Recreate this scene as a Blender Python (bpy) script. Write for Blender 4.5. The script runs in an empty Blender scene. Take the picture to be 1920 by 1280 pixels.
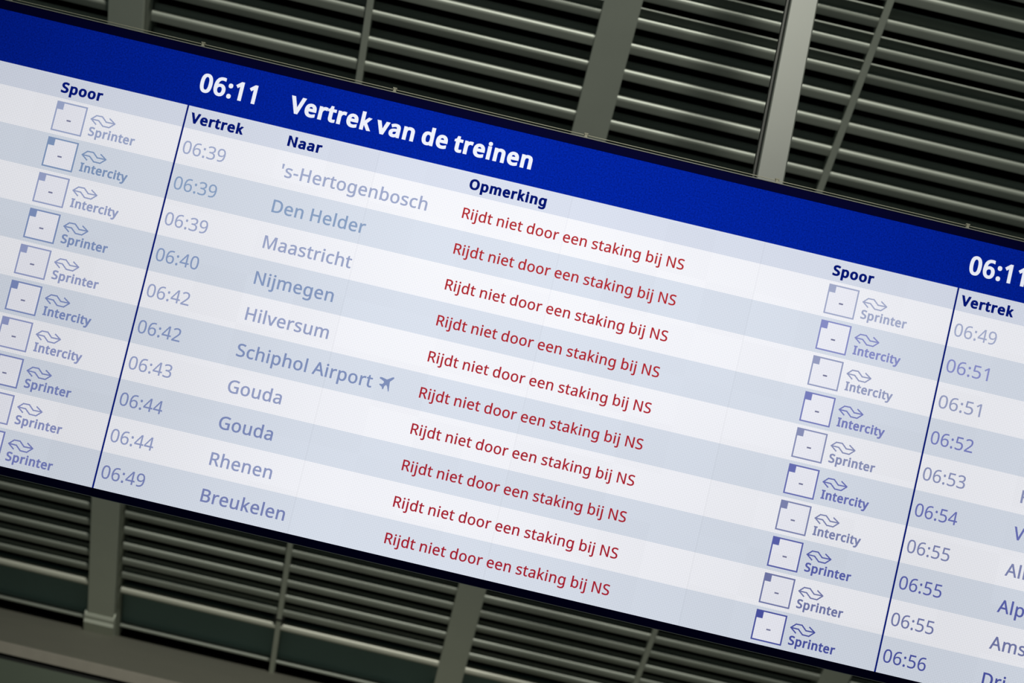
import bpy, bmesh, math, random
from mathutils import Matrix, Vector
from mathutils.geometry import delaunay_2d_cdt

scene = bpy.context.scene
COL = scene.collection
Z0 = 5.4            # height of the lower edge of the blue header band above the lower floor

# ---------------------------------------------------------------- camera
YAW, PITCH, ROLL = 0.00920887, 0.073794, 0.23138187
fwd = Vector((math.sin(YAW) * math.cos(PITCH), math.cos(YAW) * math.cos(PITCH), math.sin(PITCH)))
r0 = Vector((math.cos(YAW), -math.sin(YAW), 0.0))
u0 = r0.cross(fwd)
right = math.cos(ROLL) * r0 + math.sin(ROLL) * u0
up = -math.sin(ROLL) * r0 + math.cos(ROLL) * u0
cam_data = bpy.data.cameras.new('camera')
cam = bpy.data.objects.new('camera', cam_data)
COL.objects.link(cam)
cam.matrix_world = Matrix(((right.x, up.x, -fwd.x, 1.41842046), (right.y, up.y, -fwd.y, -7.69317879),
                           (right.z, up.z, -fwd.z, -1.19786849 + Z0), (0, 0, 0, 1)))
cam_data.sensor_width = 36.0
cam_data.lens = 36.0 * 3600.0 / 1920.0
cam_data.clip_start = 0.1
cam_data.dof.use_dof = True
cam_data.dof.focus_distance = 7.72
cam_data.dof.aperture_fstop = 2.9
scene.camera = cam

# ---------------------------------------------------------------- light and exposure
world = bpy.data.worlds.new('station_hall_air')
scene.world = world
world.use_nodes = True
bg = world.node_tree.nodes['Background']
bg.inputs[0].default_value = (0.80, 1.0, 0.92, 1)
bg.inputs[1].default_value = 0.075


def hall_spot(name, loc, target, watts, color, beam, radius):
    d = bpy.data.lights.new(name, 'SPOT')
    d.spot_size = math.radians(beam)
    d.spot_blend = 1.0
    d.shadow_soft_size = radius
    d.energy = watts
    d.color = color
    o = bpy.data.objects.new(name, d)
    COL.objects.link(o)
    o.location = loc
    o.rotation_euler = (Vector(target) - Vector(loc)).to_track_quat('-Z', 'Y').to_euler()
    return o


hall_spot('hall_roof_spotlight', (2.2, -14.3, Z0 + 14.2), (1.5, 7.3, Z0 - 0.5), 17000, (1.0, 0.98, 0.89), 27, 0.9)
vs = scene.view_settings
vs.view_transform = 'Standard'
vs.look = 'None'
vs.exposure = 0.0
vs.gamma = 1.0
vs.use_curve_mapping = False


# ---------------------------------------------------------------- materials
def lin(c):
    return tuple(((v / 255.0) / 12.92 if v / 255.0 <= 0.04045 else ((v / 255.0 + 0.055) / 1.055) ** 2.4) for v in c)


def paint(name, srgb, rough=0.5, metal=0.0, scale=6.0, amount=0.18, bump=0.0, spec=0.5):
    """painted or bare metal, slightly mottled by noise"""
    m = bpy.data.materials.new(name)
    m.use_nodes = True
    nt = m.node_tree
    b = nt.nodes['Principled BSDF']
    tc = nt.nodes.new('ShaderNodeTexCoord')
    no = nt.nodes.new('ShaderNodeTexNoise')
    no.inputs['Scale'].default_value = scale
    no.inputs['Detail'].default_value = 5
    nt.links.new(tc.outputs['Object'], no.inputs['Vector'])
    mx = nt.nodes.new('ShaderNodeMix')
    mx.data_type = 'RGBA'
    c = lin(srgb)
    mx.inputs[6].default_value = tuple(v * (1 - amount) for v in c) + (1,)
    mx.inputs[7].default_value = tuple(min(1, v * (1 + amount)) for v in c) + (1,)
    nt.links.new(no.outputs['Fac'], mx.inputs[0])
    nt.links.new(mx.outputs[2], b.inputs['Base Color'])
    b.inputs['Roughness'].default_value = rough
    b.inputs['Metallic'].default_value = metal
    b.inputs['Specular IOR Level'].default_value = spec
    if bump:
        bp = nt.nodes.new('ShaderNodeBump')
        bp.inputs['Strength'].default_value = bump
        nt.links.new(no.outputs['Fac'], bp.inputs['Height'])
        nt.links.new(bp.outputs[0], b.inputs['Normal'])
    return m


def math_node(nt, op, a, b=None):
    n = nt.nodes.new('ShaderNodeMath')
    n.operation = op
    for i, v in enumerate((a, b)):
        if v is None:
            continue
        if isinstance(v, (int, float)):
            n.inputs[i].default_value = v
        else:
            nt.links.new(v, n.inputs[i])
    return n.outputs[0]


PIX = 3.2 / 480.0     # pitch of the light emitting pixels of the screen


def screen_material(name, srgb, dots=0.16, grain=0.0, seams=0.05, dimming=0.16, gain=1.0):
    """light emitting pixels: dot grid, slightly unequal modules, thin cabinet seams, painted-in dimming"""
    m = bpy.data.materials.new(name)
    m.use_nodes = True
    nt = m.node_tree
    nt.nodes.clear()
    out = nt.nodes.new('ShaderNodeOutputMaterial')
    em = nt.nodes.new('ShaderNodeEmission')
    tc = nt.nodes.new('ShaderNodeTexCoord')
    sp = nt.nodes.new('ShaderNodeSeparateXYZ')
    nt.links.new(tc.outputs['Object'], sp.inputs[0])
    X, Z = sp.outputs['X'], sp.outputs['Z']
    k = 2 * math.pi / PIX
    sx = math_node(nt, 'SINE', math_node(nt, 'MULTIPLY', X, k))
    sz = math_node(nt, 'SINE', math_node(nt, 'MULTIPLY', Z, k))
    grid = math_node(nt, 'MULTIPLY', math_node(nt, 'ADD', sx, sz), dots * 0.5)
    # modules of 0.2 x 0.2 m
    cv = nt.nodes.new('ShaderNodeCombineXYZ')
    nt.links.new(math_node(nt, 'FLOOR', math_node(nt, 'DIVIDE', math_node(nt, 'ADD', X, 0.005), 0.2)), cv.inputs[0])
    nt.links.new(math_node(nt, 'FLOOR', math_node(nt, 'DIVIDE', math_node(nt, 'ADD', Z, 0.01), 0.2)), cv.inputs[1])
    wn = nt.nodes.new('ShaderNodeTexWhiteNoise')
    wn.noise_dimensions = '2D'
    nt.links.new(cv.outputs[0], wn.inputs['Vector'])
    mod = math_node(nt, 'MULTIPLY', math_node(nt, 'SUBTRACT', wn.outputs['Value'], 0.5), 0.028)
    # lens vignetting painted into the emission as broad noise, metres across
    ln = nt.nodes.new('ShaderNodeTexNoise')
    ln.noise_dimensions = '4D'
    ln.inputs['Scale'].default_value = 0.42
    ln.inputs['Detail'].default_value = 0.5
    ln.inputs['W'].default_value = DIM_W
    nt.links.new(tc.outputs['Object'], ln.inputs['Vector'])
    dim = math_node(nt, 'MULTIPLY', math_node(nt, 'SUBTRACT', ln.outputs['Fac'], 0.56), dimming * 4.0)
    fac = math_node(nt, 'ADD', math_node(nt, 'ADD', math_node(nt, 'ADD', grid, mod), dim), 1.0)
    if grain:
        gn = nt.nodes.new('ShaderNodeTexNoise')
        gn.inputs['Scale'].default_value = 150.0
        gn.inputs['Detail'].default_value = 3.0
        nt.links.new(tc.outputs['Object'], gn.inputs['Vector'])
        fac = math_node(nt, 'MULTIPLY', fac, math_node(nt, 'ADD', math_node(nt, 'MULTIPLY', math_node(nt, 'SUBTRACT', gn.outputs['Fac'], 0.5), grain * 4), 1.0))
    if seams:
        fr = math_node(nt, 'FRACT', math_node(nt, 'DIVIDE', math_node(nt, 'ADD', X, 0.0062), 0.8))
        seam = math_node(nt, 'LESS_THAN', fr, 0.0016 / 0.8)
        fac = math_node(nt, 'SUBTRACT', fac, math_node(nt, 'MULTIPLY', seam, seams * 3))
    em.inputs['Color'].default_value = lin(srgb) + (1,)
    nt.links.new(math_node(nt, 'MULTIPLY', fac, gain), em.inputs['Strength'])
    nt.links.new(em.outputs[0], out.inputs[0])
    return m


DIM_W = 0.5  # noise slice chosen for where the painted dimming falls
M_CASE = paint('dark_navy_mask', (3, 3, 74), 0.5, 0.0, spec=0.06)
M_TRIM = paint('dull_aluminium_trim', (190, 190, 184), 0.5, 0.2)
M_WIRE = paint('dull_steel_wire', (205, 202, 180), 0.5, 0.1)
M_STEEL = paint('grey_green_painted_steel', (206, 212, 198), 0.45, 0.1, 3.0, 0.08)
M_POST = paint('pale_painted_steel', (116, 120, 113), 0.45, 0.1, 5.0, 0.07, 0.03)
M_BLADE = paint('grey_green_louvre_paint', (150, 156, 146), 0.40, 0.25, 4.0, 0.10)
M_INFILL = paint('dark_teal_infill', (104, 134, 134), 0.35, 0.0, 1.5, 0.15)
M_RAIL = paint('pale_rail_paint', (188, 190, 176), 0.40, 0.15, 4.0, 0.08)
M_BACK = paint('black_backing', (8, 9, 9), 0.9, spec=0.0)
M_LEDGE = paint('brown_grey_ledge', (122, 122, 110), 0.8, 0.0, 2.0, 0.08)
M_NOSE = paint('warm_grey_nosing', (150, 145, 133), 0.6, 0.0, 7.0, 0.12)
M_LOWER = paint('grey_green_cladding', (92, 102, 88), 0.6, 0.0, 2.0, 0.10)
M_FLOOR = paint('grey_stone_floor', (96, 94, 90), 0.6, 0.0, 1.0, 0.1)
M_CHANNEL = paint('mid_grey_green_steel', (146, 152, 140), 0.5, 0.1, 3.0, 0.08)
M_DARK = paint('dark_grey_steel', (58, 61, 56), 0.6)
M_BRACKET = paint('black_bracket', (20, 22, 20), 0.6)

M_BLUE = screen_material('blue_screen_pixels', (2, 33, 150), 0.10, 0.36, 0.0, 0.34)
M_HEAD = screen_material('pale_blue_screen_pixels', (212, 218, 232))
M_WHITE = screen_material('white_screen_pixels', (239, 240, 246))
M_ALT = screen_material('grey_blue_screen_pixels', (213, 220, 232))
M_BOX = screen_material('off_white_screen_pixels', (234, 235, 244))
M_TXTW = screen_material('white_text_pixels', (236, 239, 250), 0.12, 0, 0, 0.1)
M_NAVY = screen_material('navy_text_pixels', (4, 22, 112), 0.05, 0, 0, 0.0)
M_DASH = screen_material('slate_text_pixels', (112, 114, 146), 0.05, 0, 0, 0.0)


def mix3(a, b, t):
    return tuple(a[i] + (b[i] - a[i]) * t for i in range(3))


TXT = {}


def text_material(panel, k):
    """the screen writes cancelled trains in pale blue, weaker in the upper rows"""
    key = (panel, k)
    if key not in TXT:
        t = k / 9.0
        if panel == 0:
            c = mix3((152, 163, 196), (130, 137, 184), t) if k % 2 == 0 else mix3((126, 150, 184), (112, 120, 178), t)
        elif panel == 1:
            c = mix3((160, 170, 202), (140, 150, 190), t) if k % 2 == 0 else mix3((140, 164, 196), (118, 128, 178), t)
        else:
            c = mix3((162, 170, 200), (104, 110, 158), t) if k % 2 == 0 else mix3((142, 148, 202), (72, 80, 156), t)
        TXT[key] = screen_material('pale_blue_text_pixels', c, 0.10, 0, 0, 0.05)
    return TXT[key]


RED = {}


def red_material(k):
    if k not in RED:
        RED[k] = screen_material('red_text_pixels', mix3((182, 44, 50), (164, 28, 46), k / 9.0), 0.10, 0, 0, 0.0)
    return RED[k]


GLYPHS = {
 "'": (221, "126,700,157,700,150,616;144,531,137,447,119,447;101,447,83,447,77,531;70,616,64,700,95,700"),
 '-': (316, "118,225,39,225,39,250;39,275,39,301,118,301;197,301,276,301,276,275;276,250,276,225,197,225"),
 '0': (561, "513,427,513,351,513,294;508,243,500,199,492,155;478,117,459,86,441,55;417,31,387,15,357,-2;321,-10,279,-10,227,-10;184,5,150,33,115,62;90,103,73,157,56,211;48,276,48,351,48,427;56,492,71,545,86,599;111,640,145,668,179,697;224,711,279,711,332,711;375,697,410,668,444,640;470,599,487,545,504,492|134,415,134,351,134,287;139,234,149,191,158,149;173,117,195,96,216,74;244,64,279,64,315,64;343,74,364,95,385,116;401,148,411,191,421,233;425,287,425,351,425,415;421,468,411,510,401,552;385,584,364,605,343,627;315,637,279,637,244,637;216,627,195,605,173,584;158,552,149,510,139,468"),
 '1': (561, "348,233,348,0,320,0;292,0,264,0,264,163;264,326,264,489,264,508;264,524,264,537,265,550;265,563,266,574,266,585;267,597,268,610,257,599;248,591,239,583,231,576;220,567,207,556,182,536;157,515,132,495,117,514;102,534,87,553,150,602;213,651,276,700,300,700;324,700,348,700,348,467"),
 '2': (561, "510,26,510,0,356,0;201,0,47,0,47,24;47,48,47,72,108,133;169,195,230,257,266,292;295,324,320,351,344,378;362,405,375,432,387,458;393,487,393,519,393,557;382,586,359,606,336,626;306,636,270,636,236,636;206,630,180,619,154,607;128,591,101,570,86,589;70,608,55,627,73,643;93,657,115,670,137,682;161,692,187,699,213,706;240,710,270,710,313,710;351,702,382,687,414,672;438,651,455,623,473,595;481,562,481,524,481,487;474,453,459,421,444,389;423,357,396,326,369,295;338,262,302,226,253,178;205,130,156,82,156,81;156,80,156,78,274,78;392,78,510,78,510,52"),
 '3': (561, "483,587,483,536,483,505;477,478,466,455,454,432;437,413,415,399,393,385;368,375,338,369,338,367;338,366,338,365,394,358;436,341,464,312,491,283;505,245,505,199,505,158;495,122,476,91,458,59;428,34,389,17,349,-1;298,-10,236,-10,200,-10;166,-7,134,-1,103,4;73,14,44,28,44,55;44,82,44,109,74,94;105,83,139,75,173,67;206,63,237,63,300,63;345,75,373,100,401,124;415,158,415,201,415,230;407,254,392,272,376,290;354,303,325,312,295,320;260,325,219,325,196,325;174,325,151,325,151,349;151,374,151,398,174,398;197,398,220,398,258,398;290,404,316,415,342,426;362,441,375,461,388,481;395,504,395,530,395,564;384,591,361,609,338,628;307,637,268,637,243,637;220,635,200,630,180,625;161,618,144,609,126,600;109,590,91,578,77,598;62,618,48,637,73,657;104,674,141,688,178,703;220,710,267,710,340,710;394,693,430,661,466,628"),
 '4': (561, "541,185,541,159,507,159;473,159,439,159,439,106;439,53,439,0,411,0;384,0,356,0,356,53;356,106,356,159,244,159;132,159,21,159,21,183;21,208,21,232,130,390;240,547,350,704,380,704;409,704,439,704,439,548;439,392,439,236,473,236;507,236,541,236,541,210|356,383,356,457,356,474;356,489,356,503,357,517;357,531,358,543,358,556;359,567,359,579,360,590;360,601,361,612,359,612;358,612,357,612,352,599;345,586,337,572,329,557;322,545,315,535,245,436;175,336,105,236,189,236;272,236,356,236,356,310"),
 '5': (561, "247,429,270,429,317,429;359,421,394,405,429,389;457,365,476,335,495,304;505,267,505,224,505,175;494,133,474,99,453,64;423,37,384,18,345,0;298,-10,243,-10,207,-10;173,-7,142,0,110,7;83,16,62,28,62,56;62,83,62,110,85,95;114,84,148,76,181,68;213,64,244,64,279,64;309,69,335,80,361,91;381,107,395,130,409,152;417,181,417,215,417,260;403,296,375,320,346,345;302,357,241,357,223,357;202,355,178,352,155,349;136,345,122,342,107,351;93,360,78,370,87,480;96,590,105,700,222,700;339,700,456,700,456,674;456,648,456,622,363,622;271,622,178,622,173,554;167,486,162,419,173,421;188,423,207,425,226,428"),
 '6': (561, "54,247,54,299,54,340;57,379,62,419,68,458;77,495,91,530,105,565;124,596,148,623,172,650;203,671,240,687,277,702;322,710,375,710,388,710;403,709,420,708,437,707;450,704,461,701,461,676;461,652,461,627,449,631;436,634,421,636,406,638;392,639,376,639,331,639;294,632,264,617,234,602;210,581,193,555,175,529;163,499,155,465,147,431;142,394,140,356,142,356;144,356,146,356,156,372;168,386,183,398,198,410;217,420,238,427,259,435;284,438,312,438,352,438;388,430,418,413,449,397;472,372,489,341,506,309;515,271,515,225,515,177;506,135,487,100,469,65;443,38,410,19,377,0;338,-10,292,-10,259,-10;228,-4,199,9,170,21;145,40,123,66,101,91;84,123,72,162,60,201|266,63,291,63,332,63;366,76,391,102,417,129;429,170,429,225,429,270;418,305,396,331,373,358;339,371,294,371,263,371;237,364,214,351,191,339;173,323,160,303,148,283;141,263,141,242,141,221;144,199,150,178,157,158;166,138,179,121,192,103;207,89,226,78,245,68"),
 '7': (561, "165,0,133,0,229,207;325,414,421,622,295,622;169,622,43,622,43,648;43,674,43,700,200,700;356,700,513,700,513,678;513,656,513,633,418,422;323,211,228,0,197,0"),
 '8': (561, "240,710,279,710,321,710;357,703,388,691,420,678;444,659,462,634,480,609;489,579,489,542,489,514;483,490,471,469,459,448;443,429,423,413,402,397;380,383,356,371,385,357;411,341,434,324,458,307;477,287,491,264,505,241;512,213,512,181,512,142;502,108,483,80,464,51;438,29,403,14,369,-2;329,-10,282,-10,232,-10;189,-2,154,13,119,28;93,49,75,77,57,105;48,139,48,178,48,210;55,238,68,262,82,285;99,306,122,323,144,340;168,354,193,366,170,379;150,394,131,410,112,427;98,446,87,468,76,489;71,514,71,543,71,579;80,609,98,634,116,658;141,677,173,690,204,703|132,202,132,177,132,143;144,115,169,93,193,70;230,59,280,59,328,59;365,70,390,93,415,115;427,144,427,180,427,203;421,223,409,241,397,258;380,274,358,287,336,301;310,313,280,325,275,326;270,328,265,330,236,318;212,305,192,290,173,276;158,259,148,241,137,223|316,640,278,640,242,640;213,632,190,614,167,597;155,572,155,539,155,515;161,495,172,478,183,462;199,448,219,437,238,425;260,414,283,404,306,414;327,425,345,436,363,448;377,462,388,479,399,496;404,516,404,539,404,572;392,597,370,614,347,632"),
 '9': (561, "510,453,510,401,510,361;507,321,501,282,496,242;486,205,473,170,459,135;440,104,416,77,392,50;361,29,324,13,286,-2;241,-10,188,-10,175,-10;160,-9,143,-7,125,-6;111,-3,100,0,100,25;100,49,100,74,112,70;125,67,141,64,157,62;172,61,186,61,232,61;270,68,300,83,329,98;353,119,371,145,388,170;401,200,409,235,417,269;421,305,423,343,421,343;419,343,417,343,407,328;394,314,379,302,364,290;346,280,325,273,304,265;279,262,250,262,210,262;175,270,145,287,114,303;91,327,74,359,57,390;49,428,49,474,49,523;58,565,77,600,96,635;122,662,155,681,188,700;227,710,273,710,306,710;337,703,366,691,394,678;420,659,441,633,463,608;480,576,492,537,504,499|297,637,273,637,232,637;199,624,173,597,147,570;134,529,134,475,134,429;145,394,167,368,189,342;223,329,269,329,300,329;327,336,350,349,373,361;391,377,403,397,416,417;423,437,423,458,423,479;419,500,413,521,407,542;398,562,385,579,373,597;357,611,338,622,319,632"),
 ':': (263, "71,29,71,53,71,77;76,94,88,104,100,114;114,119,130,119,147,119;162,114,174,104,186,94;192,77,192,53,192,29;186,12,174,2,162,-8;147,-14,130,-14,114,-14;100,-8,88,2,76,12|71,449,71,473,71,497;76,515,88,525,100,534;114,539,130,539,147,539;162,534,174,525,186,515;192,497,192,473,192,449;186,432,174,422,162,411;147,406,130,406,114,406;100,411,88,422,76,432"),
 'A': (626, "565,0,534,0,506,72;478,144,450,217,358,217;265,217,173,217,145,144;117,72,89,0,59,0;30,0,0,0,91,234;182,469,274,703,300,703;326,703,353,703,444,469;535,234,625,0,595,0|371,436,345,507,343,512;340,522,335,535,331,549;326,563,322,578,318,593;314,604,312,612,308,599;305,585,301,572,298,559;294,546,291,535,287,524;284,515,281,507,255,436;228,366,202,295,276,295;350,295,424,295,397,366"),
 'B': (637, "228,700,295,700,383,700;449,687,494,661,538,635;561,591,561,526,561,499;556,475,546,453,535,432;520,415,500,400,481,386;456,377,427,372,427,370;427,368,427,367,457,362;483,354,507,341,531,329;550,311,564,288,577,265;584,236,584,199,584,157;575,120,555,91,535,61;507,38,471,23,435,8;392,0,341,0,259,0;177,0,95,0,95,233;95,467,95,700,162,700|270,402,313,402,373,402;414,412,436,431,458,450;470,479,470,517,470,555;456,583,429,600,402,616;358,625,299,625,260,625;222,625,183,625,183,550;183,476,183,402,226,402|228,328,183,328,183,244;183,159,183,75,230,75;277,75,325,75,387,75;430,87,454,111,478,135;490,167,490,206,490,231;485,252,474,271,463,289;445,303,420,313,395,323;361,328,318,328,273,328"),
 'D': (716, "656,432,656,357,656,278;641,213,612,160,583,107;542,67,487,40,433,13;367,0,290,0,225,0;160,0,95,0,95,233;95,467,95,700,167,700;239,700,311,700,381,700;442,687,494,661,546,635;586,596,614,546,642,495|563,262,563,354,563,416;552,467,532,507,511,547;481,576,442,596,402,615;354,625,298,625,260,625;222,625,183,625,183,442;183,258,183,75,215,75;247,75,278,75,373,75;444,99,492,146,539,192"),
 'G': (714, "399,343,399,370,480,370;560,370,641,370,641,255;641,141,641,26,603,14;565,5,526,-1,488,-7;444,-10,395,-10,323,-10;261,5,212,34,162,63;124,104,99,158,73,212;60,276,60,350,60,423;74,487,103,540,132,594;173,635,227,665,281,695;346,710,423,710,462,710;499,706,534,699,569,692;601,682,631,669,620,643;609,618,598,592,573,603;545,613,514,621,483,628;451,632,418,632,362,632;314,621,275,598,235,575;204,543,183,500,162,458;152,408,152,350,152,294;161,245,179,202,197,160;225,126,264,102,302,79;353,67,416,67,446,67;473,68,494,72,516,75;535,79,553,83,553,153;553,222,553,291,502,291;450,291,399,291,399,317"),
 'H': (726, "630,233,630,0,601,0;572,0,542,0,542,109;542,218,542,326,423,326;303,326,183,326,183,218;183,109,183,0,154,0;125,0,95,0,95,233;95,467,95,700,125,700;154,700,183,700,183,601;183,503,183,404,303,404;423,404,542,404,542,503;542,601,542,700,572,700;601,700,630,700,630,467"),
 'I': (332, "292,17,292,0,208,0;124,0,39,0,39,17;39,34,39,51,67,57;94,63,122,70,122,256;122,443,122,629,94,636;67,642,39,649,39,666;39,683,39,700,124,700;208,700,292,700,292,683;292,666,292,649,265,642;237,636,210,629,210,443;210,256,210,70,237,63;265,57,292,51,292,34"),
 'M': (889, "428,0,404,0,327,205;250,409,174,614,172,614;171,614,170,614,171,601;172,584,173,564,174,543;175,521,175,498,176,474;176,449,176,425,176,283;176,142,176,0,149,0;122,0,95,0,95,233;95,467,95,700,139,700;182,700,225,700,297,509;369,318,441,126,442,126;444,126,445,126,518,318;592,509,665,700,708,700;751,700,794,700,794,467;794,233,794,0,765,0;736,0,707,0,707,143;707,287,707,430,707,453;707,476,708,499,708,521;709,542,711,562,712,582;713,599,714,613,712,613;711,613,710,613,632,408;554,204,476,0,452,0"),
 'N': (745, "650,233,650,0,616,0;581,0,547,0,422,194;297,388,173,581,171,581;170,581,169,581,170,566;171,549,172,528,173,507;174,485,175,462,176,439;176,415,176,391,176,261;176,130,176,0,149,0;122,0,95,0,95,233;95,467,95,700,129,700;163,700,197,700,322,507;446,314,571,121,572,121;573,121,575,121,574,131;573,147,572,168,571,189;570,211,569,236,568,261;568,284,568,305,568,437;568,568,568,700,595,700;623,700,650,700,650,467"),
 'O': (766, "706,424,706,351,706,297;699,248,685,203,672,159;651,121,624,89,597,57;563,33,523,16,483,-1;436,-10,383,-10,328,-10;281,-1,240,16,200,33;166,58,139,90,112,121;92,159,79,204,66,248;60,298,60,352,60,424;72,487,95,540,119,594;154,636,202,666,250,696;311,711,384,711,454,711;513,696,561,666,608,636;645,595,669,541,694,487|153,410,153,351,153,292;161,242,177,199,194,157;219,124,253,101,288,78;331,67,383,67,436,67;480,78,513,101,547,124;572,157,588,199,605,242;613,292,613,351,613,439;594,508,558,558,521,608;463,633,384,633,331,633;288,622,253,600,219,577;194,545,177,502,161,460"),
 'R': (610, "224,700,288,700,346,700;394,693,432,678,469,663;497,641,516,612,534,582;543,545,543,501,543,464;536,433,523,408,509,383;491,363,470,349,449,334;426,322,403,314,467,209;531,105,595,0,561,0;526,0,492,0,436,96;379,193,323,289,276,289;230,289,183,289,183,193;183,96,183,0,154,0;125,0,95,0,95,233;95,467,95,700,159,700|322,624,283,624,250,624;217,624,183,624,183,537;183,450,183,364,218,364;253,364,288,364,345,364;387,375,413,398,439,420;452,453,452,497,452,528;446,552,434,571,422,589;403,602,378,611,354,619"),
 'S': (538, "492,224,492,187,492,145;482,110,462,81,442,52;413,29,375,14,337,-2;293,-10,242,-10,216,-10;191,-8,167,-6,143,-3;122,0,102,5,82,10;65,16,50,24,50,52;50,80,50,108,74,97;103,88,138,79,173,71;209,67,246,67,281,67;310,71,333,80,357,90;375,103,386,120,398,137;404,157,404,179,404,202;399,222,389,237,379,253;363,267,339,281,315,294;281,308,239,324,209,335;183,347,160,359,138,372;119,387,104,403,89,419;78,438,70,459,63,480;59,504,59,531,59,569;68,600,87,627,106,653;133,674,166,688,200,703;239,710,282,710,321,710;356,706,388,699,420,692;449,682,475,671,466,645;457,620,448,595,424,606;398,614,369,622,341,629;311,632,280,632,251,632;226,628,207,620,187,611;173,599,163,584,153,568;148,551,148,530,148,507;153,487,163,472,173,456;189,442,211,429,233,417;263,403,301,389,342,374;377,358,405,341,434,323;455,303,470,278,485,254"),
 'V': (588, "557,700,588,700,505,467;422,233,338,0,309,0;279,0,250,0,167,233;83,467,0,700,31,700;61,700,92,700,145,550;197,401,250,251,257,232;263,214,269,196,274,178;279,162,283,146,287,130;291,114,294,98,297,114;301,130,305,146,310,162;315,179,320,197,326,215;332,233,338,253,391,402;443,551,495,700,526,700"),
 'a': (550, "248,534,282,534,346,534;394,520,425,492,455,464;471,419,471,358,471,239;471,119,471,0,450,0;429,0,408,0,402,25;397,50,391,75,390,75;389,75,387,75,372,56;357,40,341,27,325,14;306,5,286,-1,265,-7;240,-10,211,-10,179,-10;151,-4,126,7,101,18;81,35,67,58,52,82;45,111,45,146,45,198;66,239,107,267,148,296;211,311,297,314,327,315;357,316,386,317,386,327;386,338,386,348,386,392;377,422,358,439,339,456;312,465,277,465,250,465;224,461,199,452,174,444;151,435,129,425,121,446;112,468,103,489,126,502;153,512,184,521,216,530|334,255,308,254,242,251;197,241,172,223,147,204;134,178,134,145,134,116;143,94,161,80,179,67;202,60,230,60,275,60;312,72,341,97,371,121;385,159,385,210,385,225;385,241,385,257,359,256"),
 'b': (603, "170,624,170,564,170,542;169,521,168,501,167,482;166,467,165,456,166,456;168,456,170,456,185,478;205,497,231,512,258,527;291,534,332,534,398,534;450,512,490,466,529,421;549,353,549,263,549,203;540,152,522,112,504,71;479,41,446,21,413,0;375,-10,332,-10,291,-10;258,-2,231,13,205,28;185,46,170,67,167,67;165,67,163,67,157,44;151,22,145,0,125,0;104,0,83,0,83,248;83,497,83,745,112,745;141,745,170,745,170,685|366,463,318,463,280,463;251,456,229,442,208,428;192,406,183,377,174,348;170,311,170,266,170,264;170,263,170,262,170,197;180,148,201,113,223,79;262,62,320,62,367,62;402,79,425,114,448,148;460,198,460,264,460,330;448,379,425,413,402,446"),
 'c': (471, "324,-10,294,-10,248,-10;206,0,170,19,134,38;105,67,85,107,64,147;54,198,54,260,54,325;65,377,86,418,108,458;137,488,174,507,211,526;253,535,300,535,327,535;353,533,377,527,402,521;423,515,438,507,429,483;421,459,412,435,396,441;378,447,357,452,336,457;316,460,298,460,263,460;234,452,211,437,188,422;171,400,160,371,149,341;143,305,143,261,143,219;149,183,160,154,171,125;188,102,210,87,232,72;260,65,293,65,322,65;347,68,369,74,391,79;411,87,429,95,429,70;429,44,429,19,412,9;392,2,371,-2,350,-7"),
 'd': (603, "297,-10,270,-10,204,-10;152,13,113,58,74,104;54,172,54,262,54,352;74,420,113,466,153,512;205,535,271,535,298,535;322,532,342,525,362,518;380,509,395,497,410,485;423,472,433,458,435,458;437,458,439,458,439,466;437,479,436,496,434,512;433,525,433,535,433,605;433,675,433,745,462,745;491,745,520,745,520,497;520,248,520,0,496,0;473,0,450,0,446,24;442,47,437,71,436,71;435,71,433,71,423,56;410,42,395,30,380,18;362,8,342,1,321,-6|236,62,283,62,339,62;378,77,400,107,423,138;434,184,434,245,434,250;434,256,434,261,434,326;424,376,402,411,380,446;341,464,282,464,236,464;201,445,178,408,155,371;143,322,143,260,143,197;155,148,178,114,201,79"),
 'e': (553, "240,535,286,535,331,535;370,525,402,506,435,486;460,459,477,423,494,387;503,346,503,298,503,281;503,263,503,246,383,246;263,246,143,246,144,187;160,141,189,110,218,79;258,64,311,64,344,64;374,67,400,73,425,79;452,88,479,100,479,75;479,50,479,25,453,13;426,4,400,-1,374,-7;343,-10,307,-10,257,-10;213,0,175,21,137,41;107,71,86,111,65,151;54,201,54,259,54,316;64,366,83,407,102,448;129,480,164,502,199,524|315,465,285,465,244,465;212,451,188,425,164,399;150,362,145,315,234,315;324,315,413,315,413,345;408,371,399,393,390,415;376,433,357,446,339,458"),
 'g': (603, "202,535,270,535,304,535;335,529,363,516,391,503;415,483,434,456,436,456;438,456,439,456,443,479;447,502,451,525,474,525;497,525,520,525,520,347;520,169,520,-9,520,-58;511,-100,494,-134,477,-167;451,-193,417,-210,382,-227;338,-235,284,-235,246,-235;212,-233,180,-227,148,-221;120,-213,95,-202,95,-175;95,-149,95,-123,120,-136;149,-146,182,-153,216,-160;251,-164,289,-164,334,-164;370,-150,396,-124,421,-98;434,-61,434,-16,434,-9;434,-2,434,5,434,13;435,24,435,39,436,53;437,64,437,70,436,70;435,70,433,70,415,43;392,23,365,10,338,-3;307,-10,271,-10,203,-10;150,14,111,62,73,109;54,176,54,262,54,345;73,412,111,461,150,511|317,463,281,463,252,463;227,455,206,439,186,424;170,401,159,371,149,341;143,304,143,261,143,196;155,147,179,112,203,78;238,61,283,61,310,61;333,64,352,71,371,78;387,89,399,103,411,118;421,137,426,160,432,183;435,210,435,241,435,248;435,255,435,262,435,309;430,348,419,377,408,407;392,428,369,442,346,456"),
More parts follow.
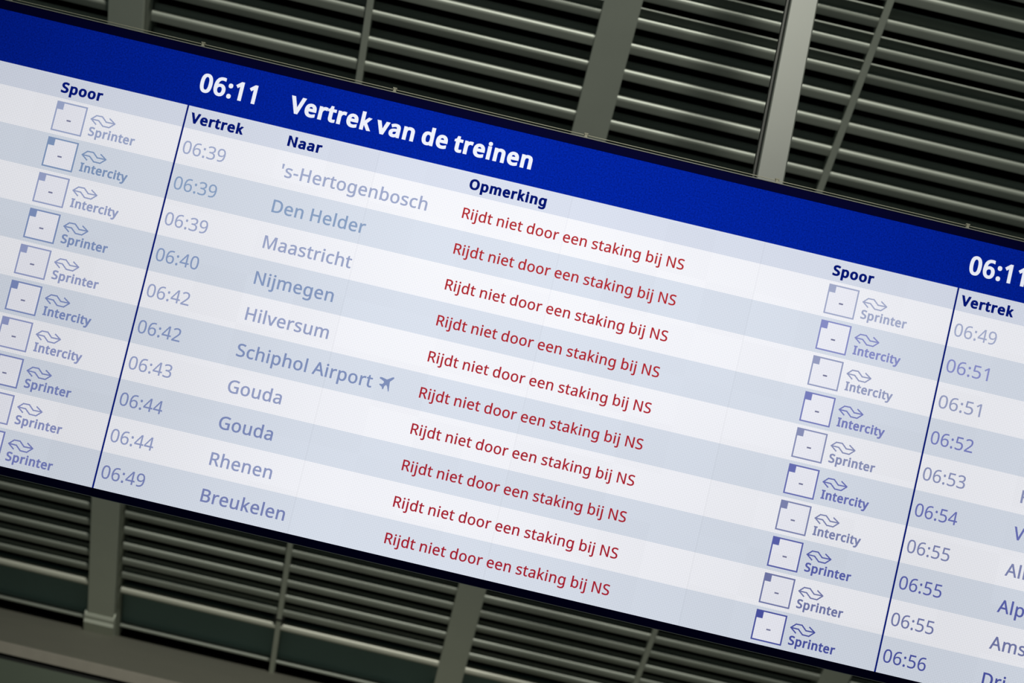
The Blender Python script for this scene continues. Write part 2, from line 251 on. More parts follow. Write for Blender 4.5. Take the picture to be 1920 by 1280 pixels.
 'h': (606, "170,599,170,526,170,514;169,501,168,488,167,475;166,463,165,453,167,453;169,453,171,453,182,471;196,486,213,498,230,510;249,519,270,525,291,531;312,534,334,534,377,534;412,528,441,514,469,501;491,480,505,452,519,424;526,387,526,342,526,228;526,114,526,0,498,0;470,0,441,0,441,112;441,224,441,336,441,379;432,410,413,431,394,452;364,463,324,463,284,463;254,455,231,441,209,426;193,404,184,376,174,348;170,313,170,272,170,181;170,91,170,0,141,0;112,0,83,0,83,248;83,497,83,745,112,745;141,745,170,745,170,672"),
 'i': (253, "141,525,170,525,170,350;170,175,170,0,141,0;112,0,83,0,83,175;83,350,83,525,112,525|113,723,127,723,141,723;152,718,162,709,172,700;177,687,177,668,177,649;172,636,162,626,152,617;141,613,127,613,113,613;101,617,91,626,81,636;76,649,76,668,76,687;81,700,91,709,101,718"),
 'j': (253, "56,-235,22,-235,5,-235;-9,-234,-22,-232,-34,-230;-45,-227,-54,-224,-54,-200;-54,-177,-54,-154,-44,-157;-34,-159,-24,-161,-13,-163;-2,-164,11,-164,32,-164;49,-158,63,-147,76,-135;83,-113,83,-81,83,121;83,323,83,525,112,525;141,525,170,525,170,324;170,123,170,-78,170,-111;164,-139,154,-163,143,-186;127,-204,106,-217,84,-229|76,649,76,668,76,687;81,700,91,709,101,718;113,723,127,723,141,723;152,718,162,709,172,700;177,687,177,668,177,649;172,636,162,626,152,617;141,613,127,613,113,613;101,617,91,626,81,636"),
 'k': (524, "169,486,169,356,169,345;168,332,167,315,166,298;165,283,165,271,166,271;167,271,169,271,173,276;178,283,186,293,194,303;202,313,210,323,218,333;225,342,231,348,287,407;343,466,399,525,433,525;466,525,500,525,429,451;358,376,287,301,363,201;439,100,515,0,480,0;445,0,411,0,350,82;289,163,228,245,208,228;189,210,169,193,169,129;169,64,169,0,140,0;112,0,83,0,83,248;83,497,83,745,112,745;140,745,169,745,169,615"),
 'l': (253, "170,248,170,0,141,0;112,0,83,0,83,248;83,497,83,745,112,745;141,745,170,745,170,497"),
 'm': (917, "626,535,660,535,719,535;764,520,793,490,823,459;837,410,837,342,837,228;837,114,837,0,809,0;780,0,752,0,752,113;752,225,752,338,752,379;743,410,726,431,709,452;682,463,645,463,594,463;558,448,536,419,514,389;503,346,503,290,503,193;503,97,503,0,475,0;446,0,418,0,418,113;418,225,418,338,418,366;414,389,406,407,398,426;386,440,371,449,355,458;335,463,310,463,275,463;247,455,226,441,206,426;192,405,183,376,174,348;170,314,170,273,170,182;170,91,170,0,141,0;112,0,83,0,83,175;83,350,83,525,107,525;130,525,153,525,157,502;161,478,166,454,167,454;169,454,171,454,182,472;195,487,211,500,227,512;245,521,265,526,284,532;305,535,325,535,366,535;400,528,427,514,454,499;474,477,486,447,488,447;490,447,491,447,509,477;533,499,563,514,594,528"),
 'n': (606, "314,535,336,535,399,535;446,520,478,490,510,459;526,410,526,342,526,228;526,114,526,0,498,0;470,0,441,0,441,112;441,224,441,336,441,379;432,410,413,431,394,452;364,463,324,463,265,463;225,446,203,414,181,381;170,334,170,273,170,182;170,91,170,0,141,0;112,0,83,0,83,175;83,350,83,525,107,525;130,525,153,525,157,502;161,478,166,454,167,454;169,454,171,454,182,472;197,487,214,500,232,512;251,521,272,526,292,532"),
 'o': (593, "540,322,540,264,540,220;534,181,523,148,512,114;495,85,474,62,453,38;427,20,397,8,366,-4;332,-10,295,-10,260,-10;228,-4,199,8,170,20;144,38,123,62,101,85;84,114,72,148,60,181;54,220,54,264,54,322;64,371,83,411,103,451;131,482,168,503,204,525;248,535,298,535,346,535;388,525,424,503,460,482;489,451,509,411,530,371|143,326,143,264,143,223;149,187,159,156,170,126;187,103,210,86,233,70;262,62,297,62,332,62;361,70,384,86,407,103;424,126,435,156,446,187;451,223,451,264,451,306;445,341,434,371,423,400;406,423,384,439,361,455;332,463,296,463,242,463;204,445,179,410,155,375"),
 'p': (603, "305,535,333,535,398,535;450,513,490,468,529,423;549,355,549,264,549,204;540,154,522,113,504,72;479,42,447,21,414,0;376,-10,332,-10,306,-10;282,-6,261,1,240,8;222,17,207,29,193,40;180,53,170,67,168,67;166,67,164,67,165,56;166,42,168,25,169,8;170,-7,170,-20,170,-92;170,-163,170,-235,141,-235;112,-235,83,-235,83,18;83,272,83,525,107,525;130,525,154,525,158,502;162,478,166,454,167,454;168,454,170,454,180,469;193,483,207,495,222,508;240,517,260,525,281,532|366,463,318,463,282,463;254,456,232,443,211,429;195,409,185,382,175,356;170,322,170,280,170,275;170,269,170,264,170,221;174,184,183,154,192,124;208,101,230,85,252,70;282,62,320,62,352,62;378,71,399,88,419,106;434,130,445,160,455,191;460,225,460,265,460,325;448,373,425,409,402,445"),
 'r': (405, "304,535,328,535,338,535;349,535,360,534,372,533;382,531,390,529,387,503;383,476,379,450,371,452;362,454,351,455,341,456;332,457,323,457,302,457;283,453,265,444,246,436;230,424,216,408,201,393;190,375,182,353,174,331;170,307,170,280,170,187;170,93,170,0,141,0;112,0,83,0,83,175;83,350,83,525,107,525;130,525,154,525,157,493;160,461,164,429,165,429;166,429,168,429,179,449;192,467,208,483,224,499;242,512,262,521,282,531"),
 's': (470, "425,173,425,145,425,111;417,83,400,60,383,37;359,20,327,8,296,-4;259,-10,216,-10,179,-10;148,-7,121,-1,95,5;71,13,51,24,51,50;51,76,51,102,72,92;97,82,127,73,157,64;187,60,218,60,261,60;293,67,313,81,332,95;342,114,342,137,342,150;339,162,331,173,324,183;311,193,293,204,274,214;247,226,213,239,179,252;150,265,125,278,101,292;83,307,70,325,57,344;50,367,50,396,50,441;68,475,104,499,141,523;188,535,247,535,279,535;309,532,337,526,365,520;391,511,415,500,405,477;395,454,385,431,363,441;340,448,316,455,292,461;267,465,241,465,206,465;179,459,160,448,142,436;132,421,132,401,132,387;137,374,145,364,154,354;168,344,188,335,208,325;234,313,268,301,301,289;329,276,353,263,376,250;394,234,407,215,419,197"),
 't': (354, "235,61,259,61,272,61;285,62,299,64,313,67;324,69,332,72,332,50;332,28,332,6,323,1;310,-2,293,-5,276,-8;260,-10,244,-10,217,-10;191,-5,168,4,145,14;126,30,112,54,97,77;90,110,90,153,90,255;90,357,90,459,65,459;41,459,16,459,16,473;16,486,16,500,41,511;66,523,91,534,103,572;114,609,125,646,142,646;159,646,176,646,176,606;176,566,176,525,227,525;278,525,328,525,328,503;328,481,328,459,278,459;227,459,176,459,176,358;176,256,176,155,176,123;184,99,200,84,215,68"),
 'u': (606, "494,525,523,525,523,350;523,175,523,0,499,0;475,0,452,0,448,23;443,46,439,70,438,70;437,70,435,70,424,51;410,36,392,25,375,13;355,4,334,-1,313,-7;292,-10,269,-10,227,-10;192,-3,163,10,135,24;113,44,99,73,85,101;77,137,77,181,77,296;77,411,77,525,107,525;136,525,165,525,165,413;165,300,165,187,165,145;174,114,193,93,212,72;242,62,281,62,321,62;351,69,374,84,397,99;413,120,422,149,432,177;436,211,436,252,436,343;436,434,436,525,465,525"),
 'v': (498, "232,0,199,0,133,175;66,350,0,525,31,525;61,525,92,525,129,422;167,319,204,216,209,201;215,185,221,168,226,150;232,133,236,117,241,101;244,88,246,76,247,76;249,76,250,76,253,88;256,101,261,118,266,134;272,151,278,169,284,186;290,202,294,216,331,319;369,422,406,525,437,525;467,525,498,525,431,350;365,175,298,0,265,0"),
 'y': (500, "72,350,1,525,32,525;62,525,93,525,131,426;169,326,207,226,213,209;219,192,225,175,231,159;236,143,240,128,245,113;248,98,251,83,252,83;254,83,255,83,259,100;265,121,274,148,282,174;291,201,300,227,336,327;371,426,407,525,438,525;469,525,500,525,425,326;349,127,274,-73,261,-105;247,-134,230,-158,213,-183;193,-202,169,-215,145,-229;116,-235,82,-235,67,-235;53,-234,41,-233,29,-231;19,-229,11,-227,11,-205;11,-182,11,-159,18,-160;27,-161,37,-163,47,-164;58,-165,69,-165,89,-165;106,-161,121,-153,136,-146;148,-135,159,-121,169,-107;178,-91,185,-72,194,-48;204,-25,213,-2,142,174"),
}


# ---------------------------------------------------------------- building helpers
def link(name, mesh, mat, parent=None):
    o = bpy.data.objects.new(name, mesh)
    COL.objects.link(o)
    if mat and not mesh.materials:
        mesh.materials.append(mat)
    if parent:
        o.parent = parent
    return o


def empty(name, loc=(0, 0, 0), rot=(0, 0, 0)):
    o = bpy.data.objects.new(name, None)
    COL.objects.link(o)
    o.location = loc
    o.rotation_euler = rot
    o.empty_display_size = 0.2
    return o


def tag(o, label=None, cat=None, group=None, kind=None):
    for k, v in (('label', label), ('category', cat), ('group', group), ('kind', kind)):
        if v:
            o[k] = v
    return o


def add_box(bm, x0, x1, y0, y1, z0, z1):
    v = [bm.verts.new((x, y, z)) for x in (x0, x1) for y in (y0, y1) for z in (z0, z1)]
    for f in ((0, 1, 3, 2), (4, 6, 7, 5), (0, 4, 5, 1), (2, 3, 7, 6), (0, 2, 6, 4), (1, 5, 7, 3)):
        bm.faces.new([v[i] for i in f])


def add_prism_x(bm, prof, x0, x1):
    """closed (y, z) outline swept along x"""
    a = [bm.verts.new((x0, y, z)) for y, z in prof]
    b = [bm.verts.new((x1, y, z)) for y, z in prof]
    n = len(prof)
    for i in range(n):
        bm.faces.new((a[i], a[(i + 1) % n], b[(i + 1) % n], b[i]))
    bm.faces.new(a[::-1])
    bm.faces.new(b)


def add_poly(bm, pts, y0, y1):
    """flat (x, z) outline given a depth from y0 (front) to y1"""
    a = [bm.verts.new((x, y0, z)) for x, z in pts]
    b = [bm.verts.new((x, y1, z)) for x, z in pts]
    n = len(pts)
    bm.faces.new(a)
    bm.faces.new(b[::-1])
    for i in range(n):
        bm.faces.new((a[i], b[i], b[(i + 1) % n], a[(i + 1) % n]))


def add_stroke(bm, p, q, w, y0, y1):
    (x0, z0), (x1, z1) = p, q
    dx, dz = x1 - x0, z1 - z0
    L = math.hypot(dx, dz)
    dx, dz = dx / L, dz / L
    e = w * 0.35
    ax, az = x0 - dx * e, z0 - dz * e
    bx, bz = x1 + dx * e, z1 + dz * e
    nx, nz = -dz * w / 2, dx * w / 2
    add_poly(bm, [(ax + nx, az + nz), (bx + nx, bz + nz), (bx - nx, bz - nz), (ax - nx, az - nz)], y0, y1)


def circle(cy, cz, r, n=14):
    return [(cy + r * math.cos(2 * math.pi * i / n), cz + r * math.sin(2 * math.pi * i / n)) for i in range(n)]


def finish(bm, name, smooth=False, bevel=0.0):
    bmesh.ops.recalc_face_normals(bm, faces=bm.faces)
    if bevel:
        bmesh.ops.bevel(bm, geom=list(bm.edges), offset=bevel, segments=2, affect='EDGES', profile=0.5)
    me = bpy.data.meshes.new(name)
    bm.to_mesh(me)
    bm.free()
    if smooth:
        me.shade_smooth()
        me.set_sharp_from_angle(angle=math.radians(40))
    return me


def box(name, mat, parent, *b, bevel=0.0):
    bm = bmesh.new()
    add_box(bm, *b)
    return link(name, finish(bm, name, bevel=bevel), mat, parent)


# ---------------------------------------------------------------- lettering
def decode(s):
    out = []
    for sp in s.split('|'):
        out.append([tuple(int(v) for v in q.split(',')) for q in sp.split(';')])
    return out


GL = {c: (a, decode(s)) for c, (a, s) in GLYPHS.items()}
TEXT_CACHE = {}


def natural_width(text, track=0.0):
    pen, lo, hi = 0, 1e9, -1e9
    for ch in text:
        if ch == ' ':
            pen += 255
            continue
        adv, sps = GL[ch]
        xs = [q[2] for sp in sps for q in sp]
        lo, hi = min(lo, pen + min(xs)), max(hi, pen + max(xs))
        pen += adv + track
    return lo, hi


def outline(sp):
    """one closed contour as a polyline"""
    pts = []
    n = len(sp)
    for i in range(n):
        p, q = sp[i], sp[(i + 1) % n]
        a, b, c, d = p[2:4], p[4:6], q[0:2], q[2:4]
        L = math.hypot(d[0] - a[0], d[1] - a[1])
        if L < 0.5:
            continue
        bend = max(abs((d[0] - a[0]) * (h[1] - a[1]) - (d[1] - a[1]) * (h[0] - a[0])) / L for h in (b, c))
        steps = 1 if bend < 1.5 else 5
        for j in range(steps):
            t = j / steps
            s = 1 - t
            pts.append(tuple(s ** 3 * a[m] + 3 * s * s * t * b[m] + 3 * s * t * t * c[m] + t ** 3 * d[m] for m in (0, 1)))
    out = []
    for q in pts:
        if not out or math.hypot(q[0] - out[-1][0], q[1] - out[-1][1]) > 4.0:
            out.append(q)
    if math.hypot(out[0][0] - out[-1][0], out[0][1] - out[-1][1]) <= 4.0:
        out.pop()
    return out


def area(p):
    return 0.5 * sum(p[i - 1][0] * p[i][1] - p[i][0] * p[i - 1][1] for i in range(len(p)))


def grow(p, w):
    """contour moved outwards (outer contours run clockwise) by w with limited mitres"""
    n = len(p)
    out = []
    for i in range(n):
        a, b, c = p[i - 1], p[i], p[(i + 1) % n]
        l1, l2 = math.hypot(b[0] - a[0], b[1] - a[1]), math.hypot(c[0] - b[0], c[1] - b[1])
        n1 = (-(b[1] - a[1]) / l1, (b[0] - a[0]) / l1)
        n2 = (-(c[1] - b[1]) / l2, (c[0] - b[0]) / l2)
        m = (n1[0] + n2[0], n1[1] + n2[1])
        k = m[0] * n1[0] + m[1] * n1[1]
        k = w / max(k, 0.7)
        out.append((b[0] + m[0] * k, b[1] + m[1] * k * 0.8))
    return out


GLYPH_CACHE = {}


def glyph(ch, sx, k, weight):
    """filled outline of one letter: constrained triangulation, keeping what the contours wind around"""
    key = (ch, sx, k, weight)
    if key in GLYPH_CACHE:
        return GLYPH_CACHE[key]
    lines = [outline(sp) for sp in GL[ch][1]]
    main = max(lines, key=lambda p: abs(area(p)))
    sign = 1 if area(main) < 0 else -1
    lift, ky = 0.8 * weight, k - 1.6 * weight / 700.0      # keep the height of the letters when they grow bolder
    loops = [grow([(x * sx, lift + y * ky) for x, y in p], weight * sign) for p in lines]
    co, ed = [], []
    for p in loops:
        o = len(co)
        co += [Vector((x * 100, y * 100)) for x, y in p]
        ed += [(o + i, o + (i + 1) % len(p)) for i in range(len(p))]
    v, _e, f, _a, _b, _c = delaunay_2d_cdt(co, ed, [], 0, 1e-5)

    def winding(x, y):
        w = 0
        for p in loops:
            for i in range(len(p)):
                x0, y0 = p[i - 1]
                x1, y1 = p[i]
                side = (x1 - x0) * (y - y0) - (x - x0) * (y1 - y0)
                if y0 <= y < y1 and side > 0:
                    w += 1
                elif y1 <= y < y0 and side < 0:
                    w -= 1
        return w

    keep = []
    for t in f:
        cx = sum(v[i].x for i in t) / len(t) / 100
        cy = sum(v[i].y for i in t) / len(t) / 100
        if winding(cx, cy) * -sign > 0:
            keep.append(tuple(t))
    GLYPH_CACHE[key] = ([(q.x / 100, q.y / 100) for q in v], keep)
    return GLYPH_CACHE[key]


def text_mesh(text, width, cap, weight, sx=None):
    """upright lettering in the xz plane, left edge at x = 0, baseline at z = 0"""
    k = cap / 700.0
    track = 1.7 * weight / k
    lo, hi = natural_width(text, track)
    if sx is None:
        sx = (width - 2 * weight) / (hi - lo)
    key = (text, round(sx, 7), cap, weight)
    if key in TEXT_CACHE:
        return TEXT_CACHE[key]
    verts, faces = [], []
    pen = -lo
    for ch in text:
        if ch == ' ':
            pen += 255
            continue
        adv, sps = GL[ch]
        v, f = glyph(ch, sx, k, weight)
        o = len(verts)
        verts += [(x + pen * sx + weight, 0.0, z) for x, z in v]
        faces += [tuple(o + q for q in t) for t in f]
        pen += adv + track
    me = bpy.data.meshes.new('lettering')
    me.from_pydata(verts, [], faces)
    TEXT_CACHE[key] = me
    return me


FRONT = -0.0010      # lettering stands a millimetre proud of the screen strips


def put_text(name, text, u, width, v_base, cap, weight, mat, parent, sx=None):
    me = text_mesh(text, width, cap, weight, sx).copy()
    me.materials.append(mat)
    for v in me.vertices:
        v.co += Vector((u, FRONT, -v_base))
    return link(name, me, mat, parent)


# ---------------------------------------------------------------- the departure board
U0, U1 = -1.55, 4.75
H_TOP, F_TOP = -0.2065, -0.2415
ROW0, RH = 0.0913, 0.1489
V_END, F_END = ROW0 + 10 * RH, 1.6128
BACK = 0.012

board = empty('departure_board', (0, 0, Z0))
tag(board, 'long blue and white train departure board hanging in front of the louvred wall', 'departure board')

bm = bmesh.new()
add_box(bm, U0, U1, BACK, 0.30, -F_END, -F_TOP)                 # body
add_box(bm, U0, U1, -0.012, BACK, -H_TOP, -F_TOP)               # mask above and below the screen
add_box(bm, U0, U1, -0.012, BACK, -F_END, -V_END)
for k in range(-1, 6):
    add_box(bm, 0.797 * k - 0.0035, 0.797 * k + 0.0035, -0.0135, -0.011, -F_END, -V_END)
link('casing', finish(bm, 'casing'), M_CASE, board)
box('upper_trim', M_TRIM, board, U0, U1, -0.014, 0.05, -F_TOP, -F_TOP + 0.0035)
box('lower_trim', M_TRIM, board, U0, U1, -0.014, 0.05, -F_END - 0.0022, -F_END)

bm = bmesh.new()
add_prism_x(bm, circle(0.012, -F_TOP + 0.0165, 0.0016, 8), U0, U1)
link('bird_wire', finish(bm, 'bird_wire', True), M_WIRE, board)
clip_bm = bmesh.new()
add_box(clip_bm, -0.0055, 0.0055, 0.004, 0.02, 0.0, 0.019)
add_box(clip_bm, -0.009, 0.009, 0.002, 0.022, 0.0, 0.004)
add_box(clip_bm, -0.008, 0.008, 0.003, 0.021, 0.016, 0.0205)
clip_me = finish(clip_bm, 'wire_clip')
for k in range(-1, 6):
    c = link('wire_clip', clip_me, M_WIRE, board)
    c.location = (-0.0037 + 0.797 * k, 0, -F_TOP + 0.0035)

band = box('header_band', M_BLUE, board, U0, U1, 0.0, BACK, 0.0, -H_TOP)
for u in (0.0245, 3.2245):
    put_text('clock_text', '06:11', u, 0.2315, -0.0645, 0.0775, 0.0037, M_TXTW, band)
put_text('title_text', 'Vertrek van de treinen', 0.3975, 1.0055, -0.0655, 0.0712, 0.0041, M_TXTW, band)

heads = box('heading_band', M_HEAD, board, U0, U1, 0.0, BACK, -ROW0, 0.0)
for word, u, w in (('Spoor', -0.5125, 0.1700), ('Vertrek', 0.0212, 0.2190), ('Naar', 0.4240, 0.1410),
                   ('Opmerking', 1.1770, 0.3190), ('Spoor', 2.6875, 0.1700), ('Vertrek', 3.2212, 0.2190)):
    put_text('heading_text', word, u, w, 0.0682, 0.0435, 0.0030, M_NAVY, heads)

for u in (0.0, 3.2):
    box('column_divider', M_NAVY, board, u - 0.0034, u + 0.0034, FRONT, BACK, -V_END, 0.0)

TIMES = ('06:39', '06:39', '06:39', '06:40', '06:42', '06:42', '06:43', '06:44', '06:44', '06:49')
PLACES = ('\'s-Hertogenbosch', 'Den Helder', 'Maastricht', 'Nijmegen', 'Hilversum', 'Schiphol Airport',
          'Gouda', 'Gouda', 'Rhenen', 'Breukelen')
TIMES2 = ('06:49', '06:51', '06:51', '06:52', '06:53', '06:54', '06:55', '06:55', '06:55', '06:56')
PLACES2 = ('', '', '', '', 'R', 'Ve', 'Alm', 'Alph', 'Ams', 'Dri')
KIND0 = 'SIISSIISSS'
KIND1 = 'SIIISIISSS'
LOGO = ([(-.3655, .0541), (-.3475, .0364), (-.3237, .0356), (-.3040, .0534), (-.2684, .0524)],
        [(-.3655, .0541), (-.3345, .0545), (-.3144, .0721), (-.2880, .0723), (-.2684, .0529)],
        [(-.3655, .0541), (-.3425, .0715)], [(-.2925, .0368), (-.2684, .0526)])
PLANE = [(1.0633, .0425), (1.0641, .0481), (1.0502, .0639), (1.0508, .0717), (1.0542, .1009), (1.0516, .1049),
         (1.0442, .0852), (1.0385, .0794), (1.0326, .0856), (1.0305, .0981), (1.0264, .0998), (1.0231, .0910),
         (1.0113, .0841), (1.0116, .0802), (1.0222, .0792), (1.0282, .0715), (1.0243, .0659), (1.0073, .0591),
         (1.0076, .0535), (1.0158, .0528), (1.0373, .0573), (1.0579, .0431)]


def platform_mark(row, du, v, kind, mat):
    """the empty platform square, its dash, the operator's arrow sign and the kind of train"""
    x0, x1, t = du - 0.5140, du - 0.3888, 0.0058
    z0, z1 = -(v + 0.1346), -(v + 0.0126)
    bm = bmesh.new()
    add_box(bm, x0, x1, FRONT, 0.001, z1 - t, z1)
    add_box(bm, x0, x1, FRONT, 0.001, z0, z0 + t)
    add_box(bm, x0, x0 + t, FRONT, 0.001, z0 + t, z1 - t)
    add_box(bm, x1 - t, x1, FRONT, 0.001, z0 + t, z1 - t)
    add_box(bm, x0 + t, x0 + 0.0295, FRONT, 0.001, z1 - 0.0325, z1 - t)
    link('platform_square', finish(bm, 'platform_square'), mat, row)
    box('platform_field', M_BOX, row, x0 + t, x1 - t, FRONT * 0.5, 0.001, z0 + t, z1 - t)
    xc = du - 0.4515
    box('platform_dash', M_DASH, row, xc - 0.0085, xc + 0.0085, FRONT, 0.001, -(v + 0.0868), -(v + 0.0808))
    bm = bmesh.new()
    for line in LOGO:
        for a, b in zip(line, line[1:]):
            add_stroke(bm, (a[0] + du, -(v + a[1])), (b[0] + du, -(v + b[1])), 0.0052, FRONT, 0.001)
    link('operator_sign', finish(bm, 'operator_sign'), mat, row)
    if kind == 'S':
        put_text('train_kind_text', 'Sprinter', du - 0.3640, 0.1900, v + 0.1222, 0.0368, 0.0019, mat, row)
    else:
        put_text('train_kind_text', 'Intercity', du - 0.3630, 0.1955, v + 0.1222, 0.0368, 0.0019, mat, row)


_tk = 1.7 * 0.0012 / (0.0525 / 700)
DEST_SX = 0.3390 / (natural_width('Breukelen', _tk)[1] - natural_width('Breukelen', _tk)[0])
for k in range(10):
    v = ROW0 + k * RH
    strip = M_WHITE if k % 2 == 0 else M_ALT
    # left of the first divider only the platform end of that table is in view
    row = box('departure_row', strip, board, U0, -0.0034, 0.0, BACK, -(v + RH), -v)
    platform_mark(row, 0.0, v, KIND0[k], text_material(0, k))
    # the middle table
    row = box('departure_row', strip, board, 0.0034, 3.1966, 0.0, BACK, -(v + RH), -v)
    mat = text_material(1, k)
    put_text('time_text', TIMES[k], 0.0200, 0.1745, v + 0.1034, 0.0530, 0.0004, mat, row)
    put_text('destination_text', PLACES[k], 0.4260, 0, v + 0.1040, 0.0525, 0.0012, mat, row, DEST_SX)
    if 'Airport' in PLACES[k]:
        bm = bmesh.new()
        add_poly(bm, [(x, -(v + z)) for x, z in PLANE], FRONT, 0.001)
        link('aeroplane_sign', finish(bm, 'aeroplane_sign'), mat, row)
    r = put_text('remark_text', 'Rijdt niet door een staking bij NS', 1.1765, 0.9185, v + 0.0982, 0.0438, 0.0009,
                 red_material(k), row)
    r['label'] = 'red remark text'
    platform_mark(row, 3.2, v, KIND1[k], text_material(2, k))
    # the table right of the second divider runs out of the picture
    row = box('departure_row', strip, board, 3.2034, U1, 0.0, BACK, -(v + RH), -v)
    mat = text_material(2, k)
    put_text('time_text', TIMES2[k], 3.2200, 0.1745, v + 0.1034, 0.0530, 0.0004, mat, row)
    if PLACES2[k]:
        put_text('destination_text', PLACES2[k], 3.6265, 0, v + 0.1040, 0.0525, 0.0012, mat, row, DEST_SX)

# ---------------------------------------------------------------- the leaning louvred wall
ANG = math.radians(90 - 42.221)           # the wall leans out over the hall
WALL_BASE = Vector((0.0, 10.30682, -3.36191 + Z0))
COLUMNS = (-1.490, 1.723, 4.930)
MULLIONS = (0.124, 3.331, 6.570)
LIMIT = -4.20
S_TOP = 10.4
PITCH_S, S_FIRST = 0.2085, 0.987

# one blade: a rounded front lip, a web, a tilted plate behind it and a thin folded rear edge; local y runs into the wall
def blade_mesh(length, kind='middle'):
    bm = bmesh.new()
    lip = [(-0.026, -0.046), (-0.056, -0.046), (-0.061, -0.041)]
    for i in range(10):
        t = math.pi - i * math.pi * 0.60 / 9
        lip.append((-0.033 + 0.028 * math.cos(t), 0.004 + 0.026 * math.sin(t)))
    lip += [(-0.018, 0.018), (-0.016, 0.008), (-0.020, -0.010)]
    add_prism_x(bm, lip, 0, length)
    fy, fz, by, bz = {'upper': (-0.026, 0.004, -0.044, 0.104), 'middle': (-0.022, 0.004, 0.006, 0.056),
                      'lower': (-0.024, 0.004, -0.004, 0.038)}[kind]
    ny, nz = (bz - fz), -(by - fy)
    L = math.hypot(ny, nz)
    ny, nz = ny / L * 0.003, nz / L * 0.003
    add_prism_x(bm, [(fy + ny, fz + nz), (by + ny, bz + nz), (by - ny, bz - nz), (fy - ny, fz - nz)], 0, length)
    add_prism_x(bm, circle(by - (0.006 if kind == 'upper' else 0.0), bz + 0.003, 0.007, 10), 0, length)
    return finish(bm, 'louvre_blade', True)


bays = [(LIMIT, -1.616), (-1.320, 0.100), (0.148, 1.603), (1.843, 3.307), (3.355, 4.808), (5.052, 6.546)]
BAY_TEXT = ('bay of louvre blades at the far left edge, left of the footed steel column',
            'bay of louvre blades right beside the footed steel column, left of the thin bar',
            'bay of louvre blades right of the thin bar, above the board title',
            'bay of louvre blades right of the wide column, behind the pale slanting strut',
            'bay of louvre blades in the top right corner, right of the dark thin bar',
            'bay of louvre blades beyond the last wide column at the right end')
INFILL_TEXT = ('dark teal panel below the louvres at the far left edge, left of the footed column',
               'dark teal panel below the louvres just right of the footed steel column',
               'dark teal panel below the louvres between the thin bar and the wide column',
               'dark teal panel below the louvres right of the wide column at the lower edge',
               'dark teal panel below the louvres left of the last wide column',
               'dark teal panel below the louvres at the right end of the wall')
RNG = random.Random(11)
n_blades = int((S_TOP - S_FIRST) / PITCH_S)
for i, (xa, xb) in enumerate(bays):
    shapes = {q: blade_mesh(xb - xa, q) for q in ('lower', 'middle', 'upper')}    # the rows differ in depth
    lv = empty('louvre_panel', (xa, WALL_BASE.y, WALL_BASE.z), (ANG, 0, 0))
    tag(lv, BAY_TEXT[i], 'louvre', 'louvre bays of the leaning wall')
    for k in range(n_blades):
        b = link('louvre_blade', shapes['upper' if k > 32 else 'middle' if k > 14 else 'lower'], M_BLADE, lv)
        b.location = (0, 0.004 * RNG.uniform(-1, 1), S_FIRST + k * PITCH_S + 0.006 * RNG.uniform(-1, 1))
        b.rotation_euler = (math.radians(RNG.uniform(-4.5, 4.5)), 0, 0)
    pn = empty('infill_panel', (xa, WALL_BASE.y, WALL_BASE.z), (ANG, 0, 0))
    tag(pn, INFILL_TEXT[i], 'wall panel', 'infill panels under the louvres')
    w = xb - xa
    box('panel_sheet', M_INFILL, pn, 0, w, 0.035, 0.06, 0.175, 0.745)
    bm = bmesh.new()
    add_prism_x(bm, [(-0.034 + 0.042 * math.cos(t), 0.760 + 0.040 * math.sin(t)) for t in [2 * math.pi * j / 18 for j in range(18)]], 0, w)
    link('top_rail', finish(bm, 'top_rail', True), M_RAIL, pn)
    bm = bmesh.new()
    add_prism_x(bm, [(-0.01 + 0.02 * math.cos(t), 0.190 + 0.018 * math.sin(t)) for t in [2 * math.pi * j / 16 for j in range(16)]], 0, w)
    link('bottom_rail', finish(bm, 'bottom_rail', True), M_BLADE, pn)

COL_TEXT = ('wide grey steel column with a stepped foot, at the left under the board',
            'wide grey steel column behind the middle of the board',
            'wide grey steel column glimpsed below the board at the lower right')
for i, x in enumerate(COLUMNS):
    c = empty('steel_column', (x, WALL_BASE.y, WALL_BASE.z), (ANG, 0, 0))
    tag(c, COL_TEXT[i], 'column', 'wide columns of the leaning wall')
    box('shaft', M_STEEL, c, -0.12, 0.12, -0.085, 0.115, 0.20, S_TOP, bevel=0.004)
    if i == 0:
        box('side_channel', M_CHANNEL, c, 0.124, 0.166, -0.035, 0.11, 0.0, S_TOP)
    bm = bmesh.new()
    add_prism_x(bm, [(-0.10, 0.0), (0.10, 0.0), (0.10, 0.36), (-0.088, 0.36), (-0.100, 0.33), (-0.100, 0.29), (-0.118, 0.26)], -0.145, 0.13)
    link('foot', finish(bm, 'foot'), M_STEEL, c)
MUL_TEXT = ('thin steel bar between the left and the middle wide columns',
            'thin dark steel bar right of the pale slanting strut',
            'thin steel bar at the right end of the louvred wall')
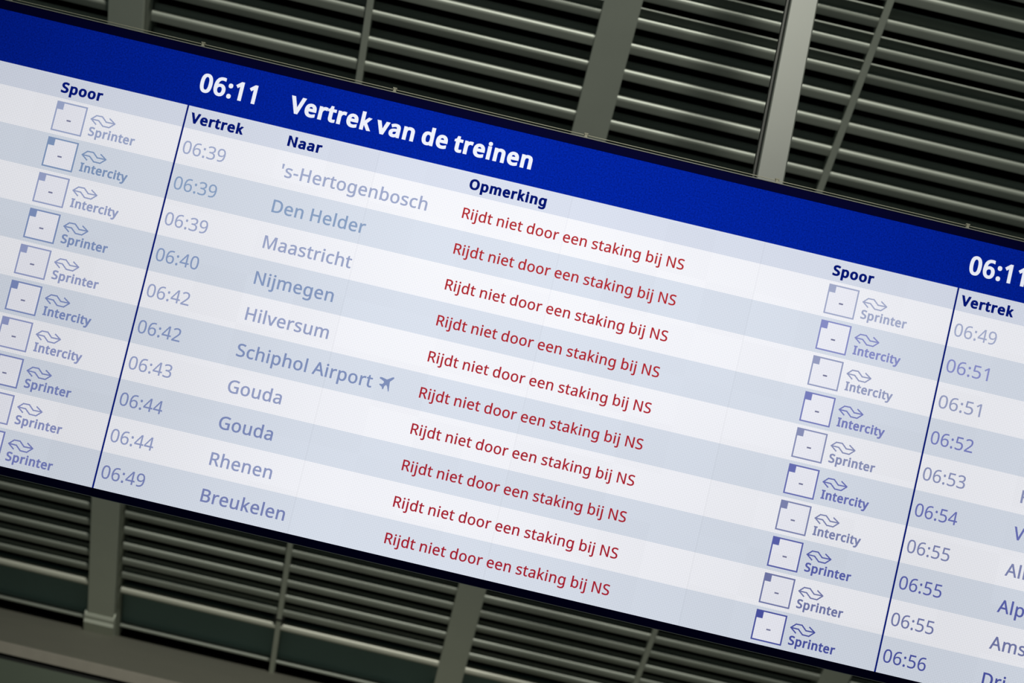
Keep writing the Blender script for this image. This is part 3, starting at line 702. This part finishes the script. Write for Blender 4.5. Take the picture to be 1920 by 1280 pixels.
for i, x in enumerate(MULLIONS):
    c = empty('mullion_bar', (x, WALL_BASE.y, WALL_BASE.z), (ANG, 0, 0))
    tag(c, MUL_TEXT[i], 'bar', 'thin bars of the leaning wall')
    box('bar', M_STEEL, c, -0.022, 0.022, -0.075, 0.03, 0.0, S_TOP, bevel=0.003)
    for s in (0.868, 6.70):
        bm = bmesh.new()
        add_box(bm, -0.046, 0.046, -0.068, 0.02, s, s + 0.05)
        add_box(bm, -0.03, 0.03, -0.078, 0.02, s + 0.01, s + 0.035)
        link('fixing_bracket', finish(bm, 'fixing_bracket'), M_BRACKET, c)

# backing behind the blades
o = box('wall_back', M_BACK, None, LIMIT, 7.3, 0.125, 0.22, -0.16, S_TOP)
o.location = WALL_BASE
o.rotation_euler = (ANG, 0, 0)
tag(o, kind='structure')

# ledge at the foot of the wall, its nosing and the cladding below
zl = WALL_BASE.z
o = box('trim_1', M_LEDGE, None, LIMIT - 1, 8, 8.16, 10.75, zl - 0.08, zl)
tag(o, kind='structure')
bm = bmesh.new()
add_box(bm, LIMIT - 1, 8, 8.13, 8.16, zl - 0.087, zl + 0.004)
o = link('trim_2', finish(bm, 'trim_2', bevel=0.003), M_NOSE)
tag(o, kind='structure')
o = box('trim_3', M_BRACKET, None, LIMIT - 1, 8, 8.145, 8.16, zl - 0.133, zl - 0.110)
tag(o, kind='structure')
o = box('wall_reveal_shade', M_BACK, None, LIMIT - 1, 8, 8.22, 8.30, zl - 0.30, zl - 0.08)  # recess under the nosing, its shadow put in as black
tag(o, kind='structure')
o = box('wall_lower', M_LOWER, None, LIMIT - 1, 8, 8.13, 8.16, 0.0, zl - 0.133)
tag(o, kind='structure')

o = box('floor', M_FLOOR, None, LIMIT - 1, 8, -16.0, 8.13, -0.2, 0.0)
tag(o, kind='structure')

# ---------------------------------------------------------------- the strut that carries the board
p0 = Vector((2.3975, 0.36, Z0 + 0.12))
d = Vector((0.0, 0.25, 1.0)).normalized()
st = empty('support_strut', p0)
tag(st, 'pale grey steel strut slanting up from behind the board to the wall', 'strut')
st.rotation_euler = (math.atan2(-d.y, d.z), 0, 0)
LEN = 4.55
box('shaft', M_POST, st, -0.0545, 0.0655, -0.04, 0.06, 0.0, LEN, bevel=0.006)
box('flange', M_DARK, st, -0.0655, -0.056, 0.012, 0.05, 0.0, LEN)
